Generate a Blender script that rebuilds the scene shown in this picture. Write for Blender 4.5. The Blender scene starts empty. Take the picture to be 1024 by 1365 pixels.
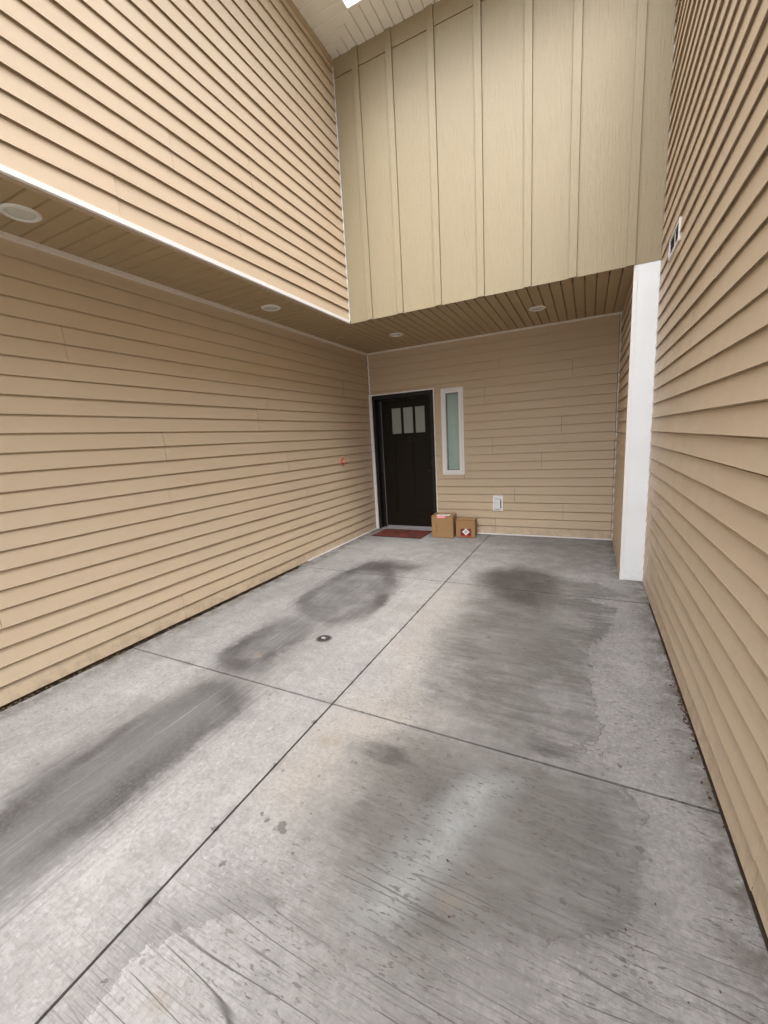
import bpy, bmesh, math, random
import numpy as np
from mathutils import Matrix, Vector

random.seed(7)
rng = np.random.RandomState(5)
scene = bpy.context.scene
C = scene.collection

# ------------------------------------------------------------------ camera
cam_d = bpy.data.cameras.new('camera')
cam = bpy.data.objects.new('camera', cam_d)
C.objects.link(cam)
rt = Vector((0.89569094, 0.44106269, -0.05658135))
up = Vector((-0.02731302, 0.18156924, 0.98299878))
fw = Vector((-0.44383752, 0.87891769, -0.17467667))
M = Matrix((rt, up, -fw)).transposed().to_4x4()
M.translation = Vector((0, 0, 1.445))
cam.matrix_world = M
cam_d.sensor_fit = 'VERTICAL'
cam_d.sensor_height = 36.0
cam_d.lens = 543.08 / 1365 * 36.0
cam_d.clip_start = 0.05
cam_d.clip_end = 2000
scene.camera = cam

# ------------------------------------------------------------------ sky, sun, exposure
SUN_EL, SUN_AZ = math.radians(64), math.radians(158)      # azimuth measured from +y, clockwise
world = bpy.data.worlds.new('World')
scene.world = world
world.use_nodes = True
wn = world.node_tree
wn.nodes.clear()
sky = wn.nodes.new('ShaderNodeTexSky')
sky.sky_type = 'NISHITA'
sky.sun_disc = False
sky.sun_elevation = SUN_EL
sky.sun_rotation = SUN_AZ
sky.air_density = 1.0
sky.dust_density = 3.0
hs = wn.nodes.new('ShaderNodeHueSaturation')
hs.inputs['Saturation'].default_value = 0.22
bg = wn.nodes.new('ShaderNodeBackground')
bg.inputs['Strength'].default_value = 0.15
wo = wn.nodes.new('ShaderNodeOutputWorld')
wn.links.new(sky.outputs[0], hs.inputs['Color'])
# overcast: a cloud deck is about three times brighter overhead than at the horizon
wtc = wn.nodes.new('ShaderNodeTexCoord'); wsp = wn.nodes.new('ShaderNodeSeparateXYZ'); wmr = wn.nodes.new('ShaderNodeMapRange')
wmr.inputs['From Min'].default_value = 0.0; wmr.inputs['From Max'].default_value = 1.0
wmr.inputs['To Min'].default_value = 0.2; wmr.inputs['To Max'].default_value = 2.6
wn.links.new(wtc.outputs['Generated'], wsp.inputs[0]); wn.links.new(wsp.outputs[2], wmr.inputs['Value'])
wmx = wn.nodes.new('ShaderNodeVectorMath'); wmx.operation = 'SCALE'
wn.links.new(hs.outputs[0], wmx.inputs[0]); wn.links.new(wmr.outputs[0], wmx.inputs['Scale'])
wn.links.new(wmx.outputs[0], bg.inputs['Color'])
wn.links.new(bg.outputs[0], wo.inputs['Surface'])
sun_d = bpy.data.lights.new('sun', 'SUN')
sun_d.energy = 0.6
sun_d.angle = math.radians(30)
sun_d.color = (1.0, 0.97, 0.93)
sun = bpy.data.objects.new('sun', sun_d)
C.objects.link(sun)
sd = Vector((math.sin(SUN_AZ) * math.cos(SUN_EL), math.cos(SUN_AZ) * math.cos(SUN_EL), math.sin(SUN_EL)))
sun.rotation_euler = sd.to_track_quat('Z', 'Y').to_euler()
sun.location = (0, -3, 9)
scene.view_settings.view_transform = 'Standard'
scene.view_settings.look = 'None'
scene.view_settings.gamma = 1
scene.view_settings.use_curve_mapping = False
scene.view_settings.exposure = 1.42
scene.render.engine = 'CYCLES'
scene.cycles.max_bounces = 10
scene.cycles.diffuse_bounces = 6

# ------------------------------------------------------------------ place, in metres (camera foot at the origin)
XL, XU, XR, XC = -3.116, -2.475, 0.5075, 0.325    # lower left wall, upper left wall, right wall, recess wall
YB, YF = 5.876, 4.301                             # back wall, face of the panelled wall
ZS, ZT = 2.763, 5.317                             # lower soffit, eave soffit
Y0 = -2.2                                         # where the walls end behind the camera
PITCH = 0.1145

# ------------------------------------------------------------------ material helpers
class NT:
    def __init__(s, name):
        s.m = bpy.data.materials.new(name)
        s.m.use_nodes = True
        s.t = s.m.node_tree
        s.b = s.t.nodes['Principled BSDF']
    def n(s, kind, **kw):
        nd = s.t.nodes.new(kind)
        for k, v in kw.items():
            if k.startswith('i_'):
                key = k[2:]
                key = int(key) if key.isdigit() else key
                if hasattr(v, 'is_output') or isinstance(v, bpy.types.NodeSocket):
                    s.t.links.new(v, nd.inputs[key])
                else:
                    nd.inputs[key].default_value = v
            else:
                setattr(nd, k, v)
        return nd
    def link(s, a, b): s.t.links.new(a, b)
    def math(s, op, a, b=0.0, c=None, clamp=False):
        nd = s.t.nodes.new('ShaderNodeMath'); nd.operation = op; nd.use_clamp = clamp
        for i, v in enumerate((a, b) if c is None else (a, b, c)):
            if isinstance(v, bpy.types.NodeSocket): s.t.links.new(v, nd.inputs[i])
            else: nd.inputs[i].default_value = v
        return nd.outputs[0]
    def ss(s, x, lo, hi, a=0.0, b=1.0):
        nd = s.t.nodes.new('ShaderNodeMapRange'); nd.interpolation_type = 'SMOOTHSTEP'
        s.t.links.new(x, nd.inputs[0])
        for i, v in enumerate((lo, hi, a, b)): nd.inputs[i + 1].default_value = v
        return nd.outputs[0]
    def mix(s, f, a, b, mode='MIX'):
        nd = s.t.nodes.new('ShaderNodeMix'); nd.data_type = 'RGBA'; nd.blend_type = mode
        for i, v in ((0, f), (6, a), (7, b)):
            if isinstance(v, bpy.types.NodeSocket): s.t.links.new(v, nd.inputs[i])
            elif i == 0: nd.inputs[i].default_value = v
            else: nd.inputs[i].default_value = (*v[:3], 1)
        return nd.outputs[2]
    def vec(s, v, scale=(1, 1, 1), rot=(0, 0, 0)):
        nd = s.t.nodes.new('ShaderNodeMapping'); s.t.links.new(v, nd.inputs[0])
        nd.inputs['Scale'].default_value = scale; nd.inputs['Rotation'].default_value = rot
        return nd.outputs[0]
    def noise(s, v, scale, detail=4, rough=.55, dist=0.0):
        nd = s.t.nodes.new('ShaderNodeTexNoise'); s.t.links.new(v, nd.inputs['Vector'])
        nd.inputs['Scale'].default_value = scale; nd.inputs['Detail'].default_value = detail
        nd.inputs['Roughness'].default_value = rough; nd.inputs['Distortion'].default_value = dist
        return nd.outputs['Fac']
    def bump(s, h, strength, dist, prev=None):
        nd = s.t.nodes.new('ShaderNodeBump'); s.t.links.new(h, nd.inputs['Height'])
        nd.inputs['Strength'].default_value = strength; nd.inputs['Distance'].default_value = dist
        if prev: s.t.links.new(prev, nd.inputs['Normal'])
        s.t.links.new(nd.outputs[0], s.b.inputs['Normal'])
        return nd.outputs[0]
    def pos(s): return s.t.nodes.new('ShaderNodeNewGeometry').outputs['Position']
    def obj(s): return s.t.nodes.new('ShaderNodeTexCoord').outputs['Object']
    def rand(s): return s.t.nodes.new('ShaderNodeObjectInfo').outputs['Random']
    def col(s, v):
        if isinstance(v, bpy.types.NodeSocket): s.t.links.new(v, s.b.inputs['Base Color'])
        else: s.b.inputs['Base Color'].default_value = (*v[:3], 1)
    def rough(s, v):
        if isinstance(v, bpy.types.NodeSocket): s.t.links.new(v, s.b.inputs['Roughness'])
        else: s.b.inputs['Roughness'].default_value = v

def plain(name, col, rough=.5, var=.08, nscale=30, bump=0.0, bscale=200, metal=0.0):
    k = NT(name)
    p = k.pos()
    n = k.noise(p, nscale, 3)
    lo = tuple(c * (1 - var) for c in col); hi = tuple(min(1, c * (1 + var)) for c in col)
    k.col(k.mix(n, lo, hi)); k.rough(rough)
    k.b.inputs['Metallic'].default_value = metal
    if bump:
        k.bump(k.noise(p, bscale, 3), bump, .002)
    return k.m

def siding_mat(name, col):
    k = NT(name)
    o = k.obj(); p = k.pos()
    r = k.rand()
    big = k.noise(p, .9, 3, .5)
    blot = k.ss(k.noise(p, 2.2, 4, .6), .35, .75)
    c = k.mix(big, tuple(v * .94 for v in col), tuple(v * 1.05 for v in col))
    c = k.mix(k.math('MULTIPLY', blot, .22), c, (col[0] * 1.04, col[1] * .94, col[2] * .93))
    c = k.mix(k.math('MULTIPLY', r, .10), c, tuple(v * .86 for v in col))
    # rain streaks and dust, faint
    st = k.ss(k.noise(k.vec(p, (9, 9, .5)), 2.0, 4, .6), .55, .8)
    c = k.mix(k.math('MULTIPLY', st, .06), c, (.30, .25, .19))
    # dirt splashed up near the ground
    sep = k.n('ShaderNodeSeparateXYZ', i_0=p)
    low = k.ss(sep.outputs[2], 0.0, .22, 1.0, 0.0)
    dn = k.ss(k.noise(p, 14, 5, .65), .42, .62)
    c = k.mix(k.math('MULTIPLY', k.math('MULTIPLY', low, dn), .30), c, (.22, .18, .13))
    spk = k.ss(k.noise(p, 55, 2, .5), .76, .80)
    c = k.mix(k.math('MULTIPLY', spk, .35), c, (.2, .15, .1))
    k.col(c)
    k.rough(k.ss(k.noise(p, 6, 3), .3, .7, .42, .58))
    k.b.inputs['Specular IOR Level'].default_value = .35
    g = k.noise(k.vec(o, (6, 60, 190)), 2.6, 4, .6, .4)      # embossed wood grain, running along the board
    nb = k.bump(g, .22, .0012)
    w = k.noise(k.vec(o, (1, 1, 3)), 2.2, 2, .5)
    k.bump(w, .25, .02, nb)
    return k.m

SIDING = siding_mat('vinyl_siding', (.600, .484, .348))
SHEATH = plain('sheathing', (.10, .075, .05), .8)

def smart_mat():
    k = NT('panel_paint')
    p = k.pos(); col = (.345, .287, .185)
    c = k.mix(k.noise(p, 1.3, 4), tuple(v * .93 for v in col), tuple(v * 1.05 for v in col))
    grain = k.noise(k.vec(p, (34, 34, 2.6)), 2.4, 5, .62, .7)
    c = k.mix(k.math('MULTIPLY', k.ss(grain, .48, .74), .08), c, tuple(v * .80 for v in col))
    fine = k.noise(p, 90, 3, .6)
    c = k.mix(k.math('MULTIPLY', k.ss(fine, .4, .7), .22), c, tuple(v * .75 for v in col))
    c = k.mix(k.math('MULTIPLY', k.rand(), .09), c, tuple(v * .85 for v in col))
    k.col(c); k.rough(.55)
    nb = k.bump(grain, .9, .006)
    k.bump(fine, .7, .003, nb)
    return k.m
PANEL = smart_mat()
SOFFIT = plain('soffit_vinyl', (.38, .285, .165), .42, .07, 6)
EAVE = plain('eave_vinyl', (.86, .855, .80), .45, .05, 4)
WHITE = plain('white_trim', (.87, .87, .87), .35, .03, 12)
def column_mat():
    k = NT('white_metal_wrap')
    p = k.pos()
    c = k.mix(k.noise(p, 3.0, 5, .6), (.83, .87, .91), (.88, .92, .96))
    sc = k.ss(k.noise(k.vec(p, (60, 60, 4)), 3, 4, .6), .66, .76)
    c = k.mix(k.math('MULTIPLY', sc, .25), c, (.55, .55, .54))
    sp_ = k.n('ShaderNodeSeparateXYZ', i_0=p)
    ft = k.math('MULTIPLY', k.ss(sp_.outputs[2], .22, 0.0), k.ss(k.noise(p, 26, 5, .7), .42, .62))
    c = k.mix(k.math('MULTIPLY', ft, .10), c, (.30, .28, .25))
    c = k.mix(k.math('MULTIPLY', k.ss(k.noise(k.vec(p, (3, 3, .8)), 2.6, 5, .6), .5, .75), .18), c, (.66, .70, .75))
    k.col(c); k.rough(.38)
    k.bump(k.noise(k.vec(p, (1, 1, .45)), 5.5, 2, .5), .6, .02)
    return k.m
COLUMN = column_mat()
CREAM = plain('cream_trim', (.78, .73, .66), .45, .04, 12)
BEIGETRIM = plain('tan_trim', (.46, .36, .25), .5, .05, 12)
LAMPWHITE = plain('lamp_ring', (.72, .71, .66), .4, .05, 20)
LENS = plain('lamp_lens', (.60, .61, .53), .25, .10, 15)

def door_mat():
    k = NT('door_stain')
    o = k.obj()
    g = k.noise(k.vec(o, (28, 28, 1.4)), 2.5, 6, .65, .8)
    k.col(k.mix(g, (.004, .003, .002), (.016, .011, .006)))
    k.rough(k.ss(g, .3, .7, .45, .6))
    k.b.inputs['Specular IOR Level'].default_value = .22
    k.bump(g, .25, .002)
    return k.m
DOOR = door_mat()
FRAMEBLACK = plain('door_frame_paint', (.005, .0045, .004), .55, .2, 30, .1, 120)
BLACKMETAL = plain('black_metal', (.06, .055, .05), .25, .2, 40, metal=.6)
NUMBER = plain('number_black', (.002, .002, .002), .3)
ALU = plain('sill_aluminium', (.42, .40, .41), .45, .10, 25, metal=.3)
STRIP = plain('weather_strip', (.32, .31, .33), .5)
def glass(name, tint, alpha_r=.08):
    k = NT(name)
    k.col(tint); k.rough(alpha_r)
    k.b.inputs['Transmission Weight'].default_value = .9
    k.b.inputs['IOR'].default_value = 1.45
    return k.m
def pane_mat():
    k = NT('window_glass')
    tr = k.n('ShaderNodeBsdfTransparent', i_0=(.93, .975, .962, 1))
    gl = k.n('ShaderNodeBsdfGlossy', i_Color=(.9, .95, .95, 1), i_Roughness=.03)
    fr = k.n('ShaderNodeFresnel', i_IOR=1.5)
    mx = k.n('ShaderNodeMixShader', i_0=fr.outputs[0], i_1=tr.outputs[0], i_2=gl.outputs[0])
    out = [n for n in k.t.nodes if n.type == 'OUTPUT_MATERIAL'][0]
    k.link(mx.outputs[0], out.inputs['Surface'])
    return k.m
WINGLASS = pane_mat()
DOORGLASS = plain('frosted_glass', (.30, .335, .31), .22, .07, 60, .15, 90)
BLIND = plain('blind_vinyl', (.78, .81, .79), .5, .04, 20)
MATRED = None
def mat_mat():
    k = NT('coir_mat')
    p = k.pos()
    n = k.noise(p, 260, 3, .7); b = k.noise(p, 9, 4, .6)
    c = k.mix(n, (.06, .008, .005), (.24, .035, .018))
    c = k.mix(k.ss(b, .42, .62), c, (.045, .022, .012))
    k.col(c); k.rough(.95); k.bump(n, .9, .006)
    return k.m
COIR = mat_mat()
MATEDGE = plain('mat_rubber', (.03, .012, .01), .8)
def card_mat():
    k = NT('cardboard')
    o = k.obj()
    c = k.mix(k.noise(o, 5, 4), (.27, .155, .068), (.35, .21, .098))
    fl = k.noise(k.vec(o, (180, 180, 2)), 2, 2, .5)
    c = k.mix(k.math('MULTIPLY', fl, .14), c, (.25, .15, .07))
    k.col(c); k.rough(.8); k.bump(fl, .2, .001)
    return k.m
CARD = card_mat()
TAPE = plain('packing_tape', (.36, .235, .12), .22, .08, 30)
PAPER = plain('label_paper', (.74, .73, .71), .5, .05, 60)
PINK = plain('pink_label', (.85, .22, .22), .45, .05, 60)
DARKRED = plain('red_print', (.16, .012, .010), .55, .15, 60)
REDPRINT = plain('red_band', (.45, .03, .03), .5, .1, 60)
INK = plain('ink', (.03, .03, .03), .6)
INKBROWN = plain('brown_print', (.20, .115, .055), .8)
TAGRED = plain('pink_red_plastic', (.78, .16, .15), .4, .06, 40)
BRASS = plain('brass', (.80, .58, .32), .28, .08, 60, metal=.9)
DARKVOID = plain('vent_dark', (.020, .016, .010), .7)
IRON = plain('cast_iron', (.030, .028, .026), .55, .3, 90, .5, 160)
PUTTY = plain('grout', (.13, .125, .115), .9, .2, 70, .6, 120)
LEAF = plain('dead_leaf', (.050, .020, .013), .85, .5, 25)
LEAF2 = plain('dry_leaf', (.15, .10, .055), .85, .4, 25)
SOIL = plain('packed_soil', (.11, .080, .055), .95, .35, 40, .9, 60)
JOINT = plain('joint_dirt', (.018, .016, .014), .95, .4, 60)
ROOFING = plain('roof_shingle', (.09, .085, .08), .9, .25, 30, .8, 60)
OUTSIDE = plain('lawn', (.06, .085, .035), .95, .4, 3, .8, 40)
ASPHALT = plain('asphalt', (.055, .055, .056), .9, .2, 60, .6, 200)

# ------------------------------------------------------------------ floor material
def dot_field(k, pos, dots, wob):
    """smallest (distance - radius) over a few fixed points"""
    out = None
    for (x, y, r) in dots:
        d = k.n('ShaderNodeVectorMath', operation='DISTANCE', i_0=pos, i_1=(x, y, 0)).outputs['Value']
        d = k.math('SUBTRACT', d, r)
        out = d if out is None else k.math('MINIMUM', out, d)
    return k.math('ADD', out, wob)

def concrete_mat():
    k = NT('carport_concrete')
    geo = k.pos()
    sep = k.n('ShaderNodeSeparateXYZ', i_0=geo)
    p = k.n('ShaderNodeCombineXYZ', i_0=sep.outputs[0], i_1=sep.outputs[1], i_2=0.0).outputs[0]
    A = lambda nm: k.n('ShaderNodeAttribute', attribute_type='GEOMETRY', attribute_name=nm).outputs['Fac']
    wav = k.math('MULTIPLY', k.math('SUBTRACT', k.noise(p, 6, 8, .70), .5), .24)
    wav2 = k.math('MULTIPLY', k.math('SUBTRACT', k.noise(p, 22, 6, .70), .5), .15)
    wv = k.math('ADD', wav, wav2)
    # base: pale grey cement, clouded
    big = k.noise(p, 1.1, 5, .58)
    mid = k.noise(p, 6, 6, .62)
    fine = k.noise(p, 60, 5, .68)
    c = k.mix(k.ss(big, .30, .70), (.233, .225, .217), (.306, .298, .289))
    c = k.mix(k.math('MULTIPLY', k.ss(mid, .38, .66), .45), c, (.205, .200, .195))
    c = k.mix(k.math('MULTIPLY', k.ss(k.noise(p, 2.4, 7, .68), .46, .66), .42), c, (.175, .170, .163))
    c = k.mix(k.math('MULTIPLY', k.ss(k.noise(p, 15, 6, .72), .46, .66), .36), c, (.150, .145, .138))
    c = k.mix(k.math('MULTIPLY', k.ss(k.noise(p, 38, 5, .72), .50, .64), .26), c, (.140, .135, .128))
    c = k.mix(k.math('MULTIPLY', k.ss(k.noise(p, 44, 4, .7), .55, .66), .30), c, (.42, .415, .405))
    c = k.mix(k.math('MULTIPLY', k.ss(k.noise(p, 3.3, 7, .70), .56, .70), .30), c, (.40, .395, .388))
    # pinkish / peach laitance
    c = k.mix(k.math('MULTIPLY', A('warm'), k.ss(mid, .25, .75, .30, .85)), c, (.345, .305, .265))
    # faint long sweep marks along the lane
    swp = k.noise(k.vec(p, (34, 3.2, 1)), 2.0, 7, .72, .5)
    c = k.mix(k.math('MULTIPLY', k.ss(swp, .50, .72), .26), c, (.190, .184, .178))
    swl = k.noise(k.vec(p, (30, 2.4, 1), (0, 0, .12)), 1.7, 5, .65, .3)
    c = k.mix(k.math('MULTIPLY', k.ss(swl, .56, .74), .20), c, (.37, .366, .36))
    # wide grey shading where cars stand
    sfn = k.math('SUBTRACT', k.noise(p, 4.5, 8, .74), .5)
    sfm = k.ss(k.math('ADD', A('soft'), k.math('MULTIPLY', sfn, 1.3)), .08, .75)
    c = k.mix(k.math('MULTIPLY', sfm, k.ss(A('soft'), .02, .3, 0.0, .85)), c, (.128, .122, .112))
    # worn zones with an irregular clear edge
    d1 = k.math('ADD', A('lane'), k.math('MULTIPLY', wv, .8))
    m1 = k.math('MULTIPLY', k.ss(d1, .13, -.09), k.ss(k.math('ADD', k.math('MULTIPLY', swp, .35), k.math('MULTIPLY', k.noise(p, 3.4, 6, .66), .65)), .36, .66, 1.0, .42))
    c = k.mix(k.math('MULTIPLY', m1, .92), c, (.080, .078, .078))
    d1b = k.math('ADD', A('lane'), k.math('MULTIPLY', wv, .8))
    rim = k.math('MULTIPLY', k.ss(d1b, -.20, -.04), k.ss(d1b, .05, -.03))
    c = k.mix(k.math('MULTIPLY', k.math('MULTIPLY', rim, k.ss(k.noise(p, 1.7, 4, .6), .38, .60)), .85), c, (.036, .033, .031))
    d2 = k.math('ADD', A('pad'), k.math('ADD', k.math('MULTIPLY', wav, .45), wav2))
    soften = k.ss(sep.outputs[0], -.9, .15, .20, .022)
    m2e = k.n('ShaderNodeMapRange', interpolation_type='SMOOTHSTEP', i_0=d2, i_1=soften, i_2=k.math('MULTIPLY', soften, -1.0), i_3=0.0, i_4=1.0).outputs[0]
    rows = k.noise(k.vec(p, (3.0, 16, 1), (0, 0, .22)), 1.4, 6, .68, .3)
    m2 = k.math('MULTIPLY', m2e, k.ss(k.math('ADD', k.math('MULTIPLY', rows, .5), k.math('MULTIPLY', k.noise(p, 2.6, 6, .62), .5)), .38, .62, .12, .95))
    c = k.mix(m2, c, (.098, .093, .083))
    pe = k.math('ABSOLUTE', k.math('ADD', A('pad'), k.math('MULTIPLY', wv, .55)))
    rimr = k.math('MULTIPLY', k.math('MULTIPLY', k.ss(pe, .0055, .0015), k.ss(k.noise(p, 3.3, 3), .46, .56)), k.ss(sep.outputs[0], -.35, -.1))
    c = k.mix(k.math('MULTIPLY', rimr, .7), c, (.075, .068, .06))
    d3 = k.math('ADD', A('oil'), k.math('MULTIPLY', wv, 1.2))
    c = k.mix(k.math('MULTIPLY', k.math('MULTIPLY', k.ss(d3, .13, -.16), k.ss(k.noise(p, 5, 5, .65), .25, .6, .45, 1.0)), .90), c, (.045, .038, .034))
    dn_ = k.math('SUBTRACT', k.math('ADD', k.math('MULTIPLY', k.noise(p, 5.5, 8, .74), .9), k.math('MULTIPLY', k.noise(k.vec(p, (3, 22, 1), (0, 0, .2)), 2.0, 5, .72), .6)), .75)
    dm = k.math('MULTIPLY', k.ss(k.math('ADD', k.math('MULTIPLY', A('deep'), .8), k.math('MULTIPLY', dn_, 1.1)), .24, .62), k.ss(k.math('ADD', k.math('MULTIPLY', k.noise(p, 7, 7, .7), .6), k.math('MULTIPLY', k.noise(k.vec(p, (2.2, 9, 1), (0, 0, .2)), 2.0, 5, .7), .4)), .38, .58, .45, 1.0))
    dm = k.math('MULTIPLY', dm, k.ss(A('deep'), .04, .25))
    c = k.mix(k.math('MULTIPLY', dm, .80), c, (.048, .044, .041))
    tz = k.noise(k.vec(p, (46, 1.1, 1), (0, 0, -.03)), 1.0, 6, .72, .25)
    tw = k.math('MULTIPLY', k.ss(k.math('ADD', A('lane'), wv), .34, -.02), k.ss(sep.outputs[0], -1.25, -1.4))
    c = k.mix(k.math('MULTIPLY', k.math('MULTIPLY', k.ss(tz, .50, .66), tw), .55), c, (.085, .080, .077))
    c = k.mix(k.math('MULTIPLY', k.math('MULTIPLY', k.ss(tz, .44, .30), tw), .30), c, (.34, .335, .33))
    # worn pale bottom corner with drag-marked broom finish
    d4 = k.math('ADD', A('scaled'), k.math('MULTIPLY', wv, .7))
    zone = k.math('MULTIPLY', k.ss(d4, .004, -.006), k.ss(sep.outputs[0], -.2, -.95))
    band = k.math('MULTIPLY', k.math('MULTIPLY', k.ss(d4, .16, .0), k.ss(d4, -.004, .002)), k.ss(sep.outputs[0], -.75, -1.0))
    c = k.mix(k.math('MULTIPLY', band, .55), c, (.150, .145, .140))
    c = k.mix(k.math('MULTIPLY', zone, .30), c, k.mix(mid, (.265, .26, .25), (.35, .345, .34)))
    lip = k.math('MULTIPLY', k.ss(d4, -.022, -.006), k.ss(d4, .006, -.003))
    lipn = k.math('MULTIPLY', k.ss(k.noise(p, 18, 4), .38, .60), k.ss(sep.outputs[0], -.80, -1.0))
    c = k.mix(k.math('MULTIPLY', k.math('MULTIPLY', lip, lipn), .22), c, (.52, .515, .50))
    # bluish white scuff
    c = k.mix(k.math('MULTIPLY', A('pale'), k.ss(k.noise(p, 9, 5, .6), .25, .65, .25, .62)), c, (.32, .338, .340))
    # drag lines (contours of a stretched noise)
    def lines(rot, sx, sy, w, seed):
        v = k.n('ShaderNodeVectorMath', operation='ADD', i_0=p, i_1=(seed, seed * .7, 0)).outputs[0]
        q = k.noise(k.vec(v, (sx, sy, 1), (0, 0, rot)), 1.0, 2, .45, .12)
        a = k.math('ABSOLUTE', k.math('SUBTRACT', k.math('FRACT', k.math('MULTIPLY', q, 7.0)), .5))
        return k.ss(a, w, 0.0)
    ln = lines(.30, .50, 7.0, .055, 3.1)
    brk = k.ss(k.noise(p, 3.2, 5, .66), .40, .50)
    near = k.math('MAXIMUM', k.ss(A('drag'), .16, -.10), k.math('MULTIPLY', k.ss(A('pad'), .1, -.1), k.ss(sep.outputs[1], 1.25, .95, 0.0, .7)))
    lnm = k.math('MULTIPLY', k.math('MULTIPLY', ln, brk), near)
    c = k.mix(k.math('MULTIPLY', lnm, .90), c, (.060, .056, .050))
    bro = k.noise(k.vec(p, (6, 150, 1), (0, 0, .26)), 1.0, 5, .7)
    brm = k.math('MULTIPLY', k.ss(bro, .50, .70), k.ss(A('drag'), .55, -.10))
    c = k.mix(k.math('MULTIPLY', brm, .55), c, (.125, .12, .112))
    blt = k.math('MULTIPLY', k.ss(k.noise(k.vec(p, (5, 9, 1), (0, 0, .3)), 1.0, 6, .7), .50, .68), k.ss(A('drag'), .7, .0))
    c = k.mix(k.math('MULTIPLY', blt, .45), c, (.165, .158, .148))
    # short dark flecks, streaky, on the right lane mainly
    fl = k.noise(k.vec(p, (26, 90, 1), (0, 0, .2)), 1.0, 3, .62)
    rl = k.ss(sep.outputs[0], -1.3, -.7, .12, 1.0)
    fm = k.math('MULTIPLY', k.math('MULTIPLY', k.ss(fl, .585, .635), k.ss(k.noise(p, 2.6, 4), .36, .58)), rl)
    c = k.mix(k.math('MULTIPLY', fm, .75), c, (.075, .068, .060))
    # spots
    sp = k.n('ShaderNodeTexVoronoi', i_Vector=p, i_Scale=9.0).outputs['Distance']
    c = k.mix(k.math('MULTIPLY', k.ss(k.math('ADD', sp, k.math('MULTIPLY', k.math('SUBTRACT', fine, .5), .15)), .10, .055), .55), c, (.10, .09, .08))
    pit = k.ss(k.noise(p, 130, 3, .6), .66, .72)
    c = k.mix(k.math('MULTIPLY', pit, .5), c, (.12, .115, .105))
    c = k.mix(k.math('MULTIPLY', k.ss(fine, .42, .66), .30), c, (.135, .130, .124))
    # spalls and chips
    cf = dot_field(k, p, [(-1.02, .99, .017), (-1.00, .975, .012), (-1.13, 1.0, .008), (-1.09, .985, .008), (-1.12, .79, .010),
                          (-.91, .92, .006), (-2.28, 2.2, .03), (-.91, 1.37, .005), (-.03, 1.14, .008), (-.53, 1.57, .012),
                          (-.48, .96, .006), (.20, 1.42, .012), (.13, 1.37, .007), (.12, 1.25, .008), (.16, 1.80, .010),
                          (-1.17, .42, .006), (-1.40, 2.0, .008), (-.60, 2.75, .014), (-.35, 3.1, .012), (.05, 2.6, .016),
                          (-1.253, 1.53, .014), (-1.252, .88, .013), (-1.25, .60, .010), (-1.25, 1.22, .009), (-1.25, 3.0, .010)],
                   k.math('MULTIPLY', k.math('SUBTRACT', k.noise(p, 75, 4, .65), .5), .045))
    cm = k.ss(cf, .003, -.003)
    c = k.mix(k.math('MULTIPLY', cm, .85), c, k.mix(k.noise(p, 240, 2), (.035, .035, .03), (.17, .165, .15)))
    # brown blot stains
    bf = dot_field(k, p, [(-1.12, 1.44, .03), (-1.06, 1.45, .02), (-.99, .46, .02), (-.35, 1.0, .02), (-2.05, 1.95, .03)],
                   k.math('MULTIPLY', k.math('SUBTRACT', k.noise(p, 24, 4, .65), .5), .09))
    c = k.mix(k.math('MULTIPLY', k.ss(bf, .03, -.03), .45), c, (.20, .155, .11))
    # dirt beside the joints and the walls
    jn = k.math('MULTIPLY', k.ss(A('joint'), .035, 0.0), k.ss(k.noise(p, 11, 5, .65), .46, .64))
    c = k.mix(k.math('MULTIPLY', jn, .55), c, (.11, .105, .10))
    ed = k.math('MULTIPLY', k.ss(A('edge'), .16, 0.0), k.ss(k.noise(p, 9, 5, .65), .38, .62))
    c = k.mix(k.math('MULTIPLY', ed, .75), c, (.085, .07, .055))
    k.col(c)
    k.rough(k.math('SUBTRACT', k.ss(mid, .3, .7, .72, .86), k.math('MULTIPLY', dm, .30)))
    k.b.inputs['Specular IOR Level'].default_value = .3
    h = k.math('ADD', k.math('MULTIPLY', fine, .35), k.math('MULTIPLY', k.noise(p, 210, 3, .6), .30))
    h = k.math('SUBTRACT', h, k.math('MULTIPLY', lnm, .9))
    h = k.math('SUBTRACT', h, k.math('MULTIPLY', cm, 2.0))
    h = k.math('SUBTRACT', h, k.math('MULTIPLY', brm, .5))
    h = k.math('SUBTRACT', h, k.math('MULTIPLY', fm, .6))
    h = k.math('ADD', h, k.math('MULTIPLY', zone, -.5))
    k.bump(h, .55, .004)
    return k.m
CONC = concrete_mat()

# ------------------------------------------------------------------ mesh helpers
def empty(name, loc, label=None, cat=None, group=None):
    o = bpy.data.objects.new(name, None)
    o.empty_display_size = .1
    C.objects.link(o); o.location = loc
    if label: o['label'] = label
    if cat: o['category'] = cat
    if group: o['group'] = group
    return o

def link(name, mesh, mat=None, parent=None, loc=(0, 0, 0), rz=0.0):
    o = bpy.data.objects.new(name, mesh)
    C.objects.link(o)
    if parent: o.parent = parent
    o.location = loc
    o.rotation_euler = (0, 0, rz)
    if mat and not mesh.materials: mesh.materials.append(mat)
    return o

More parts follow.
